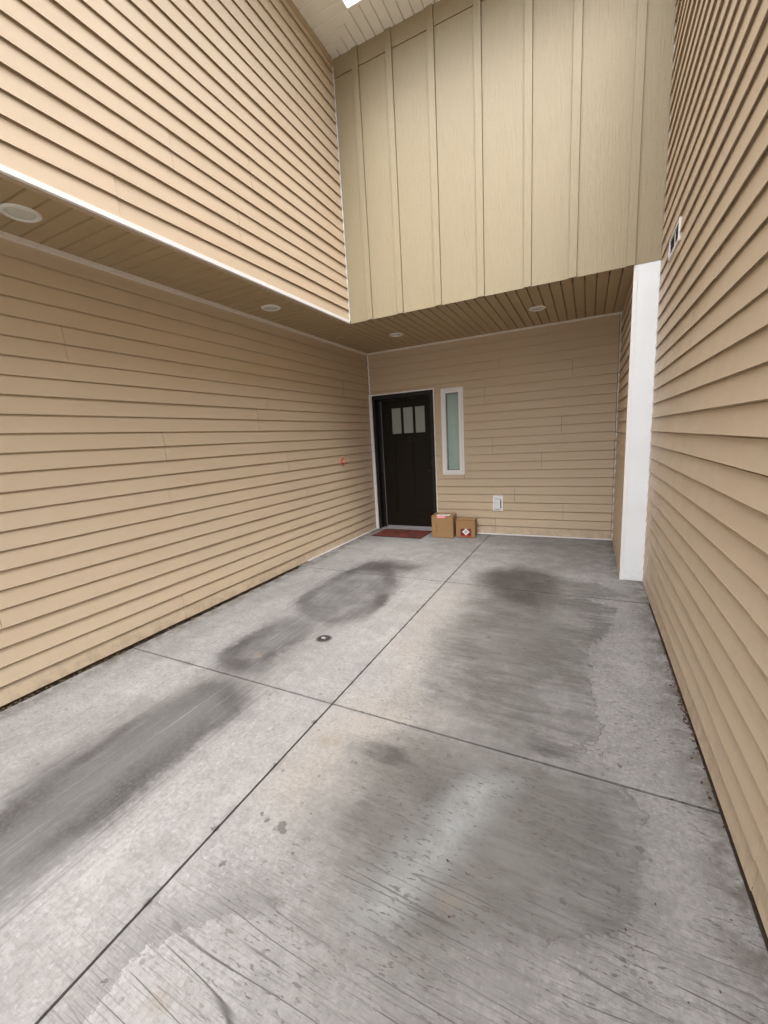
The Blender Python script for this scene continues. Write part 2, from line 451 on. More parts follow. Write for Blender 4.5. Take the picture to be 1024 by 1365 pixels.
class MB:
    """collects shapes given in world coordinates; build() makes ONE object whose origin sits at its parent"""
    def __init__(s): s.v = []; s.f = []
    def add(s, vs, fs):
        n = len(s.v); s.v += [tuple(x) for x in vs]; s.f += [tuple(i + n for i in f) for f in fs]
        return s
    def box(s, a, b):
        x0, x1 = sorted((a[0], b[0])); y0, y1 = sorted((a[1], b[1])); z0, z1 = sorted((a[2], b[2]))
        return s.add([(x0, y0, z0), (x1, y0, z0), (x1, y1, z0), (x0, y1, z0), (x0, y0, z1), (x1, y0, z1), (x1, y1, z1), (x0, y1, z1)],
                     [(0, 3, 2, 1), (4, 5, 6, 7), (0, 1, 5, 4), (1, 2, 6, 5), (2, 3, 7, 6), (3, 0, 4, 7)])
    def prism(s, pts, off):
        """polygon pts (3-D, planar) swept by off"""
        n = len(pts); o = Vector(off)
        vs = [Vector(p) for p in pts] + [Vector(p) + o for p in pts]
        return s.add(vs, [tuple(range(n))[::-1], tuple(range(n, 2 * n))] + [(i, (i + 1) % n, n + (i + 1) % n, n + i) for i in range(n)])
    def lathe(s, prof, axis='z', c=(0, 0, 0), n=32):
        """prof = [(r, h)], closed at both ends"""
        vs = []
        for r, h in prof:
            for i in range(n):
                a = 2 * math.pi * i / n
                u, w = r * math.cos(a), r * math.sin(a)
                q = (u, w, h) if axis == 'z' else ((h, u, w) if axis == 'x' else (u, h, w))
                vs.append((q[0] + c[0], q[1] + c[1], q[2] + c[2]))
        fs = []
        for j in range(len(prof) - 1):
            for i in range(n):
                a, b = j * n + i, j * n + (i + 1) % n
                fs.append((a, b, b + n, a + n))
        fs.append(tuple(range(n))[::-1]); fs.append(tuple(range((len(prof) - 1) * n, len(prof) * n)))
        return s.add(vs, fs)
    def frame(s, x0, x1, z0, z1, w, y0, y1):
        """rectangular frame in the xz plane, from y0 to y1, bar width w (mitre-free: butted)"""
        s.box((x0, y0, z0), (x0 + w, y1, z1)); s.box((x1 - w, y0, z0), (x1, y1, z1))
        s.box((x0 + w, y0, z1 - w), (x1 - w, y1, z1)); s.box((x0 + w, y0, z0), (x1 - w, y1, z0 + w))
        return s
    def build(s, name, mat, parent=None, bevel=0.0, smooth=False):
        me = bpy.data.meshes.new(name)
        off = Vector((0, 0, 0))
        p = parent
        while p is not None: off += p.location; p = p.parent
        if parent is None:
            xs = [Vector(v) for v in s.v]
            mn = Vector([min(v[i] for v in xs) for i in range(3)]); mx = Vector([max(v[i] for v in xs) for i in range(3)])
            org = Vector(((mn.x + mx.x) / 2, (mn.y + mx.y) / 2, mn.z))
            loc = org; off = org
        else: loc = Vector((0, 0, 0))
        me.from_pydata([tuple(Vector(v) - off) for v in s.v], [], s.f)
        bm = bmesh.new(); bm.from_mesh(me)
        bmesh.ops.recalc_face_normals(bm, faces=bm.faces)
        if bevel: bmesh.ops.bevel(bm, geom=[e for e in bm.edges if e.calc_length() > bevel * 3], offset=bevel, segments=2, affect='EDGES', profile=.7)
        bm.to_mesh(me); bm.free()
        if smooth:
            for f in me.polygons: f.use_smooth = len(f.vertices) == 4
        return link(name, me, mat, parent, loc)

def tag(o, label=None, cat=None, group=None, kind=None):
    if label: o['label'] = label
    if cat: o['category'] = cat
    if group: o['group'] = group
    if kind: o['kind'] = kind
    return o

# ------------------------------------------------------------------ siding boards
_board_cache = {}
def board_mesh(length, zlo=0.0, zhi=PITCH, variant=0):
    """clapboard course: +x along the wall, -y outwards, butt edge at the bottom with a hooked lip"""
    key = (round(length, 3), round(zlo, 3), round(zhi, 3), variant)
    if key in _board_cache: return _board_cache[key]
    r = random.Random(hash(key) & 0xffff)
    dn, dt = .0180, .0045
    face = lambda z: dn + (dt - dn) * z / PITCH
    if zlo > .02: prof = [(0, zlo), (face(zlo), zlo)]
    else: prof = [(0, .0165), (.0142, .0165), (.0142, .0008), (.0150, 0), (.0172, 0), (.0181, .0013), (face(.006), .006)]
    mids = [z for z in (.04, .075) if zlo + .01 < z < zhi - .01]
    prof += [(face(z), z) for z in mids]
    if zhi >= PITCH - .001:      # a recessed slot under the next butt, then the nailing flange
        prof += [(face(PITCH - .0078), PITCH - .0078), (.0006, PITCH - .0070), (.0006, PITCH + .0155), (0, PITCH + .0155)]
    else: prof += [(face(zhi), zhi - .0005), (0, zhi)]
    nx = max(2, int(length / .45) + 1)
    xs = np.linspace(0, length, nx + 1)
    ph, ph2 = r.random() * 6, r.random() * 6
    v, f = [], []
    n = len(prof)
    for x in xs:
        w = .0011 * math.sin(x * 1.9 + ph) + .0006 * math.sin(x * 4.7 + ph2)
        wz = .0005 * math.sin(x * 1.3 + ph2)
        for (d, z) in prof: v.append((x, -(d + (w if d > .0029 else 0)), z + (wz if z < .02 else 0)))
    for i in range(nx):
        for j in range(n):
            a, b = i * n + j, i * n + (j + 1) % n
            f.append((a, b, b + n, a + n))
    f.append(tuple(range(n))[::-1]); f.append(tuple(range(nx * n, nx * n + n)))
    me = bpy.data.meshes.new('siding_board')
    me.from_pydata(v, [], f)
    bm = bmesh.new(); bm.from_mesh(me); bmesh.ops.recalc_face_normals(bm, faces=bm.faces); bm.to_mesh(me); bm.free()
    me.materials.append(SIDING)
    _board_cache[key] = me
    return me

def side_wall(root, plane, facing, u0, u1, z0, z1, seams, holes=(), pitch=PITCH):
    """rows of boards. facing '+x','-x','-y'. u is y for side walls and x for the back wall.
    seams: row pair index -> list of u. holes: (u0,u1,z0,z1)"""
    rz = {'+x': math.pi / 2, '-x': -math.pi / 2, '-y': 0.0}[facing]
    off = root.location
    k = 0; z = z0
    while z < z1 - .012:
        hi = min(pitch, z1 - z)
        cuts = [u0] + sorted(s for s in seams.get(k // 2, []) if u0 < s < u1) + [u1]
        segs = [(cuts[i], cuts[i + 1]) for i in range(len(cuts) - 1)]
        pieces = []
        for a, b in segs:
            parts = [(a, b, 0.0, hi)]
            for (ha, hb, hz0, hz1) in holes:
                new = []
                for (pa, pb, lo, hh) in parts:
                    za, zb = z + lo, z + hh
                    if pb <= ha or pa >= hb or zb <= hz0 or za >= hz1: new.append((pa, pb, lo, hh)); continue
                    if pa < ha: new.append((pa, ha, lo, hh))
                    if pb > hb: new.append((hb, pb, lo, hh))
                    m0, m1 = max(pa, ha), min(pb, hb)
                    if hz0 - za > .02: new.append((m0, m1, lo, hz0 - z))
                    if zb - hz1 > .02: new.append((m0, m1, hz1 - z, hh))
                parts = new
            pieces += parts
        for i, (a, b, lo, hh) in enumerate(pieces):
            L = b - a - .0030
            if L < .01: continue
            me = board_mesh(L, lo, hh, (k * 3 + i) % 4)
            proud = .0020 if (i + k // 2) % 2 else 0.0
            if facing == '+x': loc = (plane + proud, a + .0006, z)
            elif facing == '-x': loc = (plane - proud, b - .0006, z)
            else: loc = (a + .0006, plane - proud, z)
            link('siding_board', me, None, root, Vector(loc) - off, rz)
        z += pitch; k += 1

def random_seams(z0, z1, u0, u1, seed, fixed=None, length=3.66):
    r = random.Random(seed); out = {}
    n = int((z1 - z0) / PITCH / 2) + 2
    for k in range(n):
        s = []; u = u0 + r.uniform(.5, length)
        while u < u1 - .4: s.append(u); u += length
        out[k] = s
    if fixed: out.update(fixed)
    return out

# ================================================================== SETTING
# ---- carport floor: slabs split by saw-cut joints
def seg_sdf(P, poly):
    poly = np.array(poly, float); n = len(poly)
    d = np.full(len(P), 1e9); inside = np.zeros(len(P), bool)
    for i in range(n):
        a, b = poly[i], poly[(i + 1) % n]
        e = b - a; w = P - a
        t = np.clip((w @ e) / max(e @ e, 1e-9), 0, 1)
        q = w - t[:, None] * e
        d = np.minimum(d, np.hypot(q[:, 0], q[:, 1]))
        c = ((a[1] <= P[:, 1]) != (b[1] <= P[:, 1])) & (P[:, 0] < a[0] + (P[:, 1] - a[1]) / (b[1] - a[1] + 1e-12) * e[0])
        inside ^= c
    return np.where(inside, -d, d)
POLY_A = [(-2.09, 1.58), (-1.97, 1.65), (-1.79, 1.58), (-1.7, 1.45), (-1.73, 1.26), (-1.73, 0.99), (-1.70, 0.62), (-1.69, 0.40), (-1.66, 0.1), (-1.66, -1.2), (-2.05, -1.4), (-2.10, 0.2), (-2.15, 0.55), (-2.2, 0.65), (-2.24, 0.78), (-2.22, 0.97), (-2.15, 1.22), (-2.14, 1.4)]
POLY_B1 = [(-2.47, 3.14), (-2.42, 3.7), (-2.3, 4.18), (-1.96, 4.02), (-1.68, 3.5), (-1.59, 3.01), (-1.68, 2.7), (-1.82, 2.52), (-2.1, 2.55), (-2.39, 2.83)]
POLY_B2 = [(-2.32, 1.85), (-2.33, 2.1), (-2.31, 2.38), (-2.18, 2.56), (-1.92, 2.49), (-1.9, 2.21), (-1.91, 2.0), (-1.87, 1.8), (-1.99, 1.74), (-2.17, 1.73)]
POLY_C1 = [(-0.98, 4.1), (-0.87, 4.3), (-0.63, 4.46), (-0.37, 4.32), (-0.22, 4.21), (-0.24, 3.85), (-0.34, 3.4), (-0.52, 3.39), (-0.73, 3.62), (-0.91, 3.77)]
POLY_C2 = [(-0.85, 3.72), (-0.48, 3.71), (-0.03, 3.73), (0.23, 3.59), (0.18, 3.16), (0.03, 2.8), (0.03, 2.52), (0.07, 2.25), (0.09, 1.97), (-0.13, 1.72), (-0.35, 1.69), (-0.71, 1.9), (-0.79, 1.96), (-0.91, 2.86), (-0.87, 3.33)]
POLY_C0 = [(-0.95, 4.05), (-0.31, 4.17), (-0.04, 4.1), (0.09, 4.14), (0.21, 3.99), (0.39, 3.87), (0.2, 3.81), (-0.11, 3.73), (-0.53, 3.75), (-0.82, 3.8)]
POLY_D = [(-0.94, 1.47), (-0.78, 1.57), (-0.56, 1.63), (-0.29, 1.67), (-0.02, 1.67), (0.17, 1.68), (0.23, 1.59), (0.21, 1.4), (0.17, 1.28), (0.19, 1.19), (0.09, 1.09), (-0.2, 0.94), (-0.38, 0.82), (-0.64, 0.76), (-0.75, 0.88), (-0.77, 0.99), (-0.83, 1.04), (-0.79, 1.22), (-0.81, 1.38)]
POLY_E = [(-1.1, 0.30), (-1.12, 0.36), (-1.13, 0.41), (-1.14, 0.45), (-1.13, 0.53), (-1.09, 0.58), (-1.02, 0.63), (-0.98, 0.68), (-0.93, 0.71), (-0.80, .73), (-0.55, 0.72), (-0.22, 0.80), (0.10, 1.02), (0.17, 1.19), (0.30, 1.16), (0.40, 1.10), (0.49, 0.98), (0.49, -.9), (-1.0, -.9)]
POLY_L = [(-0.26, 1.52), (-0.38, 1.22), (-0.45, 1.01), (-0.52, 0.88), (-0.59, 0.85), (-0.53, 1.08), (-0.45, 1.34), (-0.37, 1.5)]
POLY_P1 = [(-1.18, 1.64), (-1.1, 1.8), (-0.85, 1.91), (-0.62, 1.86), (-0.7, 1.54), (-0.91, 1.22), (-1.05, 1.05), (-1.18, 1.15)]
POLY_P2 = [(-1.22, 3.46), (-1.04, 3.73), (-0.92, 2.9), (-0.91, 2.31), (-0.94, 2.01), (-1.17, 2.36)]
POLY_C3 = [(-0.29, 1.87), (-0.16, 1.84), (-0.03, 1.89), (0.04, 1.85), (-0.04, 1.72), (-0.15, 1.71), (-0.26, 1.73)]
POLY_F = [(-1.91, 5.34), (-1.14, 5.67), (-0.18, 5.75), (0.31, 5.74), (0.31, 4.45), (-0.37, 4.41), (-0.91, 4.52), (-1.6, 4.43)]
JX, JY1, JY2, JY0 = -1.2476, 1.690, 3.755, -0.40
FL, FR = -3.045, 0.480

floor = MB().box((FL - .10, Y0 - 3.2, -.16), (XR + .02, YB + .1, -.045)).build('carport_floor', SOIL)
tag(floor, kind='structure')

for (a, b) in (((JX - .02, Y0 - 3.1), (JX + .02, YB)), ((FL + .01, JY1 - .02), (FR - .01, JY1 + .02)), ((FL + .01, JY2 - .02), (FR - .01, JY2 + .02)), ((FL + .01, JY0 - .02), (FR - .01, JY0 + .02))):
    e_ = .0004 if a[0] > FL + .1 else 0
    MB().box((a[0], a[1], -.0448), (b[0], b[1], -.0075 - e_)).build('joint_filler', JOINT, floor)

def slab(x0, x1, y0, y1):
    g = .0052
    x0 += g if x0 > FL - .2 + 1e-6 and abs(x0 - JX) < .01 else 0; x1 -= g if abs(x1 - JX) < .01 else 0
    y0 += g; y1 -= g
    nx = max(2, int((x1 - x0) / .035)); ny = max(2, int((y1 - y0) / .035))
    X = np.linspace(x0, x1, nx + 1); Y = np.linspace(y0, y1, ny + 1)
    gx, gy = np.meshgrid(X, Y)
    P = np.stack([gx.ravel(), gy.ravel()], 1)
    # slightly wandering sawn edges
    Z = .0015 * np.sin(P[:, 0] * 1.7 + 1) * np.cos(P[:, 1] * 1.1)
    onedge = (np.abs(P[:, 0] - x0) < 1e-6) | (np.abs(P[:, 0] - x1) < 1e-6) | (np.abs(P[:, 1] - y0) < 1e-6) | (np.abs(P[:, 1] - y1) < 1e-6)
    top = np.column_stack([P, Z])
    fl = floor.location
    v = [tuple(q) for q in top - np.array(fl)]
    W = nx + 1
    f = [(j * W + i, j * W + i + 1, (j + 1) * W + i + 1, (j + 1) * W + i) for j in range(ny) for i in range(nx)]
    ring = [i for i in range(W)] + [j * W + nx for j in range(1, ny + 1)] + [ny * W + i for i in range(nx - 1, -1, -1)] + [j * W for j in range(ny - 1, 0, -1)]
    base = len(v)
    for i in ring: v.append((v[i][0], v[i][1], v[i][2] - .0004))
    nr = len(ring)
    for i in ring: v.append((v[i][0], v[i][1], -.043 - fl.z))
    n = len(ring)
    f += [(base + i, base + n + i, base + n + (i + 1) % n, base + (i + 1) % n) for i in range(n)]
    me = bpy.data.meshes.new('concrete_slab')
    me.from_pydata(v, [], f)
    allP = np.vstack([P, P[ring], P[ring]])
    sd = lambda poly: seg_sdf(allP, poly)
    sm = lambda d, a, b: np.clip((a - d) / (a - b), 0, 1) ** 2 * (3 - 2 * np.clip((a - d) / (a - b), 0, 1))
    bump_ = lambda cx, cy, rx, ry, ang=0: np.exp(-(((allP[:, 0] - cx) * math.cos(ang) + (allP[:, 1] - cy) * math.sin(ang)) / rx) ** 2 - ((-(allP[:, 0] - cx) * math.sin(ang) + (allP[:, 1] - cy) * math.cos(ang)) / ry) ** 2)
    at = {}
    at['lane'] = np.minimum(np.minimum(sd(POLY_A), sd(POLY_B1)), sd(POLY_B2))
    at['pad'] = np.minimum(np.minimum(sd(POLY_C2), sd(POLY_D)), np.minimum(sd(POLY_C0), sd(POLY_C3)))
    at['oil'] = np.minimum(sd(POLY_C1), np.hypot((allP[:, 0] + 2.0) / 1.6, allP[:, 1] - 4.05) - .22) 
    at['scaled'] = sd(POLY_E)
    at['drag'] = sd(POLY_E)
    soft = .30 * bump_(-.45, 3.0, .65, 1.6) + .30 * bump_(-.35, 1.2, .7, .7) + .75 * bump_(-2.0, 1.0, .36, 1.0) + .35 * bump_(-1.98, 3.0, .50, 1.3) + .42 * bump_(-.40, 2.9, .50, 1.0) + .5 * bump_(-.45, 1.25, .5, .32) \
        + .55 * bump_(-.55, 3.9, .35, .5) + .36 * sm(sd(POLY_F), .35, -.35) + .25 * bump_(-1.9, 4.3, .5, .6) + .30 * bump_(-.55, .55, .6, .3) + .22 * bump_(.0, 1.45, .3, .3)
    at['soft'] = np.clip(soft, 0, .85)
    deep = 0
    for (cx, cy, rx, ry, an, gain) in [(-2.17, 1.0, .055, .38, .1, .8), (-1.86, 1.5, .13, .10, 0, .75), (-1.74, .95, .05, .35, 0, .45), (-2.10, .45, .10, .35, 0, .6), (-1.95, .1, .22, .4, 0, .5),
            (-1.66, 3.05, .07, .42, .15, .85), (-2.12, 3.98, .20, .22, 0, .9), (-2.40, 3.15, .08, .55, -.15, .6), (-2.10, 1.82, .24, .09, 0, .7), (-2.32, 2.15, .05, .35, 0, .45), (-1.85, 2.6, .2, .12, 0, .5),
            (-.70, 4.12, .24, .20, 0, .95), (-.50, 3.62, .25, .26, 0, .75), (-.10, 3.70, .35, .05, 0, .45), (-.80, 1.47, .20, .07, -.15, .85), (-.76, 1.08, .10, .24, 0, .6), (-.50, 1.30, .12, .30, .2, .55),
            (-.12, 1.05, .12, .16, 0, .35), (.10, 1.5, .08, .12, 0, .35), (-.12, 1.79, .13, .06, 0, .75), (-.78, 2.06, .13, .10, 0, .6), (-.45, 2.3, .3, .3, 0, .35), (-.52, .86, .12, .05, 0, .5), (-.75, .60, .10, .10, 0, .4),
            (-.2, .70, .16, .07, 0, .45), (.0, 4.9, .5, .5, 0, .3)]:
        deep = np.maximum(deep, gain * bump_(cx, cy, rx, ry, an))
    at['deep'] = deep
    at['pale'] = sm(sd(POLY_L), .10, -.06)
    at['warm'] = np.clip(.75 * sm(sd(POLY_P1), .22, -.15) + .65 * sm(sd(POLY_P2), .25, -.15) + .35 * bump_(-1.75, 3.1, .35, .5), 0, 1)
    at['joint'] = np.minimum(np.abs(allP[:, 0] - JX), np.minimum(np.abs(allP[:, 1] - JY1), np.abs(allP[:, 1] - JY2)))
    at['edge'] = np.minimum(np.minimum(allP[:, 0] - FL, FR - allP[:, 0] + np.where(allP[:, 1] > YF, -.14, 0)), YB - allP[:, 1] + .05)
    for nm, a in at.items():
        A_ = me.attributes.new(nm, 'FLOAT', 'POINT'); A_.data.foreach_set('value', a.astype(np.float32))
    me.materials.append(CONC)
    bm = bmesh.new(); bm.from_mesh(me); bmesh.ops.recalc_face_normals(bm, faces=bm.faces); bm.to_mesh(me); bm.free()
    for pl in me.polygons: pl.use_smooth = pl.index < nx * ny
    return link('concrete_slab', me, None, floor)

for (ya, yb) in ((Y0 - 3.1, JY0), (JY0, JY1), (JY1, JY2), (JY2, YB + .05)):
    far = ya > 3
    slab(XL + .010 if far else FL, JX, ya, yb)
    slab(JX, (XR - .012) if far else FR, ya, yb)

# lawn and street behind the camera, out to the horizon
g = MB().box((-400, -400, -.30), (400, 400, -.17)).build('ground', OUTSIDE); tag(g, kind='structure')
g = MB().box((-200, -19, -.168), (200, -11, -.145)).build('road', ASPHALT); tag(g, kind='structure')
g = MB().box((-3.6, -11.0, -.168), (3.2, Y0 - 3.22, -.012)).build('driveway', plain('drive_concrete', (.33, .325, .32), .85, .12, 3, .5, 120)); tag(g, kind='structure')

# ================================================================== WALLS
# lower left wall
lw = empty('siding_wall', (XL, 1.8, 0), 'long beige clapboard wall on the left, under the soffit, with a red-flanged brass stub', 'wall')
MB().box((XL - .14, Y0, .006), (XL, YB, ZS + .02)).build('sheathing', SHEATH, lw)
MB().box((XL - .14, Y0, -.159), (XL - .004, YB + .14, .0055)).build('foundation', SOIL, lw)
fx = {0: [2.197], 2: [1.006], 4: [-.9, 2.215], 6: [2.235], 8: [-.45, 3.507], 9: [1.632, 5.1], 11: [2.90], 7: [-1.2, 3.35], 5: [.1, 3.76], 3: [4.05], 1: [-.5, 4.6], 10: [.2, 4.4]}
side_wall(lw, XL, '+x', Y0 + .02, YB - .016, .0065, ZS - .012, fx)
MB().box((XL, Y0, ZS - .030), (XL + .032, YB - .03, ZS - .0005)).build('top_trim', CREAM, lw)
MB().box((XL - .001, 3.95, -.002), (XL + .026, YB - .035, .016)).build('base_trim', WHITE, lw)
MB().box((XL - .14, Y0 - .03, .006), (XL + .022, Y0 - .001, ZS + .02)).build('corner_post', WHITE, lw)

# upper left wall
uw = empty('siding_wall', (XU, 1.0, ZS), 'tall beige clapboard wall overhanging the left side, above the white edge strip', 'wall')
MB().box((XU - .14, Y0, ZS + .022), (XU, YB + .2, ZT + .1)).build('sheathing', SHEATH, uw)
side_wall(uw, XU, '+x', Y0 + .02, YF - .016, ZS + .024, ZT - .06, random_seams(ZS, ZT, Y0 - 1, YF + 2.0, 3))
MB().box((XU, Y0, ZS - .001), (XU + .022, YF - .022, ZS + .028)).build('edge_strip', WHITE, uw)
MB().box((XU, Y0, ZT - .066), (XU + .018, YF - .001, ZT - .001)).build('top_trim', BEIGETRIM, uw)
MB().box((XU + .001, YF - .012, ZS + .029), (XU + .016, YF - .0005, ZT - .067)).build('corner_strip', WHITE, uw)
MB().box((XU - .14, Y0 - .03, ZS), (XU + .022, Y0 - .001, ZT)).build('corner_post', WHITE, uw)

# right wall
rw = empty('siding_wall', (XR, 1.0, 0), 'tall beige clapboard wall close on the right, running up from the floor', 'wall')
MB().box((XR, Y0, .006), (XR + .14, YF + .3, ZT + .1)).build('sheathing', SHEATH, rw)
MB().box((XR + .004, Y0, -.159), (XR + .14, YF + .3, .0055)).build('foundation', SOIL, rw)
sm_ = random_seams(0, ZT, Y0 - 2, YF - .25, 11, {1: [1.9], 2: [-.8, 2.55], 3: [1.62], 5: [1.85], 8: [2.9], 13: [2.35]})
side_wall(rw, XR, '-x', Y0 + .02, YF - .012, .012, ZT - .03, sm_, [(3.47, 3.84, 2.612, 2.728)])
MB().box((XR - .011, YF - .011, .004), (XR - .001, YF - .0005, ZT - .03)).build('corner_strip', WHITE, rw)
MB().box((XR - .022, Y0 - .03, .006), (XR + .14, Y0 - .001, ZT)).build('corner_post', WHITE, rw)

# recess wall behind the column
cw = empty('siding_wall', (XC, 5.1, 0), 'narrow beige clapboard return wall behind the white column, seen edge-on', 'wall')
MB().box((XC, YF + .03, .006), (XC + .14, YB + .1, ZS + .02)).build('sheathing', SHEATH, cw)
side_wall(cw, XC, '-x', YF + .034, YB - .016, .0065, ZS - .004, {})
MB().box((XC - .0225, YB - .034, .004), (XC - .0005, YB - .0165, ZS - .002)).build('corner_strip', WHITE, cw)

# back wall with openings for the door and the narrow window
bw = empty('siding_wall', (-1.3, YB, 0), 'beige clapboard back wall around the dark door, narrow window and outlet', 'wall')
DX0, DX1, DZ1 = -3.052, -2.043, 2.122
b = MB()
b.box((XL - .14, YB, .006), (-3.050, YB + .14, ZS + .02)); b.box((-2.070, YB, .006), (-1.875, YB + .14, ZS + .02))
b.box((-1.640, YB, .006), (XC, YB + .14, ZS + .02))
b.box((-3.0495, YB, 2.090), (-2.0705, YB + .139, ZS + .02)); b.box((-1.8745, YB, 2.09), (-1.6405, YB + .139, ZS + .02)); b.box((-1.8745, YB, .006), (-1.6405, YB + .139, .90))
b.build('sheathing', SHEATH, bw)
side_wall(bw, YB, '-y', XL + .034, XC - .026, .016, ZS - .014,
          {13: [], 12: [], 6: [-.314], 4: [-.5525], 1: [-.275], 10: [-1.1], 9: [-.2], 2: [-.9], 8: [-1.3], 5: [-1.2], 0: [-1.166]},
          [(XL, -2.033, 0, 2.140), (-1.925, -1.606, .880, 2.113), (-1.19, -1.066, .360, .565)])
MB().box((XL + .033, YB - .030, ZS - .022), (XC - .001, YB - .0005, ZS - .0005)).build('top_trim', CREAM, bw)
MB().box((-2.030, YB - .026, -.001), (XC - .023, YB - .0005, .0155)).build('base_trim', WHITE, bw)
MB().box((XL + .0165, YB - .022, 2.142), (XL + .0335, YB - .0005, ZS - .023)).build('corner_strip', WHITE, bw)

# board-and-batten wall over the porch
pw = empty('panelled_wall', (-.98, YF, ZS), 'olive tan board-and-batten wall hanging above the porch', 'wall')
MB().box((XU + .002, YF + .0125, ZS + .003), (XR - .001, YF + .14, ZT + .1)).build('sheathing', SHEATH, pw)
BAT = [-2.202, -1.833, -1.408, -.974, -.543, -.163, .280]
edges = [XU + .0165] + BAT + [XR - .0115]
for i in range(len(edges) - 1):
    a, bb = edges[i], edges[i + 1]
    MB().box((a + (.0350 if i else .001), YF, ZS), (bb - (.030 if i < len(edges) - 2 else .001), YF + .012, 5.147)).build('panel', PANEL, pw)
    a2 = a + (.0350 if i else 0); b2 = bb - (.0325 if i < len(edges) - 2 else 0)
    MB().box((a2, YF - .0065, 5.152), (b2, YF + .011, ZT - .001)).build('frieze_board', PANEL, pw, .0012)
for i, x in enumerate(BAT):
    w = .032
    dx = random.uniform(-.002, .002)
    MB().box((x - w, YF - .0195, ZS - .001), (x + w, YF - .0007, ZT - .001)).build('batten', PANEL, pw, .0015)

# white column
cl = empty('column', ((XC + XR) / 2, YF + .01, 0), 'white metal-wrapped square column between the porch recess and right wall', 'column')
def wobble_box(x0, x1, y0, y1, z0, z1, n=34):
    b = MB(); v = []; f = []
    for i in range(n + 1):
        z = z0 + (z1 - z0) * i / n
        for (x, y) in ((x0, y0), ((x0 + x1) / 2, y0 - .0012 * math.sin(z * 5 + 1) - .001 * math.sin(z * 11)), (x1, y0), (x1, y1), (x0, y1)):
            v.append((x, y, z))
    for i in range(n):
        for j in range(5):
            f.append((i * 5 + j, i * 5 + (j + 1) % 5, (i + 1) * 5 + (j + 1) % 5, (i + 1) * 5 + j))
    f.append((0, 1, 2, 3, 4)); f.append(tuple(n * 5 + j for j in (4, 3, 2, 1, 0)))
    return b.add(v, f)
wobble_box(XC + .012, XR - .0115, YF + .002, YF + .028, .004, ZS - .002).build('shaft', COLUMN, cl, smooth=False)
MB().box((XC - .020, YF - .003, .003), (XC + .011, YF + .0325, ZS - .003)).build('corner_trim', WHITE, cl, .0015)
MB().box((XR - .022, YF - .002, .004), (XR - .012, YF + .0015, ZS - .003)).build('edge_bead', WHITE, cl)

# ================================================================== SOFFITS
def soffit_board(poly, along, z, th, mat, parent, name='soffit_board'):
    """poly: 4 (x,y) corners; the two long edges are bevelled into a V groove. along: 'x' or 'y'"""
    cx = sum(p[0] for p in poly) / 4; cy = sum(p[1] for p in poly) / 4
    lo = []
    for (x, y) in poly:
        if along == 'x': lo.append((x, y + (.0062 if y < cy else -.0062), z))
        else: lo.append((x + (.0062 if x < cx else -.0062), y, z))
    mid = [(x, y, z + .0105) for (x, y) in poly]
    hi = [(x, y, z + th) for (x, y) in poly]
    b = MB()
    fs = [(0, 1, 2, 3), (8, 9, 10, 11)] + [(i + o, (i + 1) % 4 + o, (i + 1) % 4 + o + 4, i + o + 4) for o in (0, 4) for i in range(4)]
    b.add(lo + mid + hi, fs)
    return b.build(name, mat, parent)

so = empty('soffit', (XL + .3, 3.0, ZS), 'brown grooved soffit over the left edge and the porch, holding round lights', 'soffit')
PB = .1031
y = 1.487 - 40 * PB
while y < Y0: y += PB
ym = YF + (XU - XL)
while y < ym:
    ya, yb = y, min(y + PB - .0030, ym)
    xa = XL + .001
    def xe(yy): return XU - .001 if yy <= YF else XU - (yy - YF)
    xea, xeb = xe(ya), xe(yb)
    if ya < YF < yb: xeb = XU - (yb - YF)
    if yb - ya > .02: soffit_board([(xa, ya), (xea, ya), (max(xeb, xa + .004), yb), (xa, yb)], 'x', ZS, .016, SOFFIT, so)
    y += PB
x = -.36 - 40 * .0983
while x + .0983 < XL + .001: x += .0983
while x < XC - .003:
    xa, xb = max(x, XL + .001), min(x + .0983 - .0030, XC - .001)
    def ys(xx): return YF + .014 if xx >= XU else YF + (XU - xx) + .006
    if xb - xa > .02: soffit_board([(xa, ys(xa)), (xb, ys(xb)), (xb, YB - .001), (xa, YB - .001)], 'y', ZS, .016, SOFFIT, so)
    x += .0983
MB().prism([(XU - .010, YF - .004, ZS - .003), (XU + .006, YF + .006, ZS - .003), (XL + .012, YF + XU - XL + .004, ZS - .003), (XL + .001, YF + XU - XL - .006, ZS - .003)], (0, 0, .0025)).build('mitre_strip', BEIGETRIM, so)
MB().box((XL - .1, Y0, ZS + .017), (XU - .145, YB + .14, ZS + .05)).build('backing', SHEATH, so)
MB().box((XU - .1445, YF + .145, ZS + .0165), (XC + .14, YB + .14, ZS + .0495)).build('backing', SHEATH, so)
MB().box((XU - .035, Y0, ZS - .0035), (XU - .0005, YF - .01, ZS - .0005)).build('edge_channel', BEIGETRIM, so)

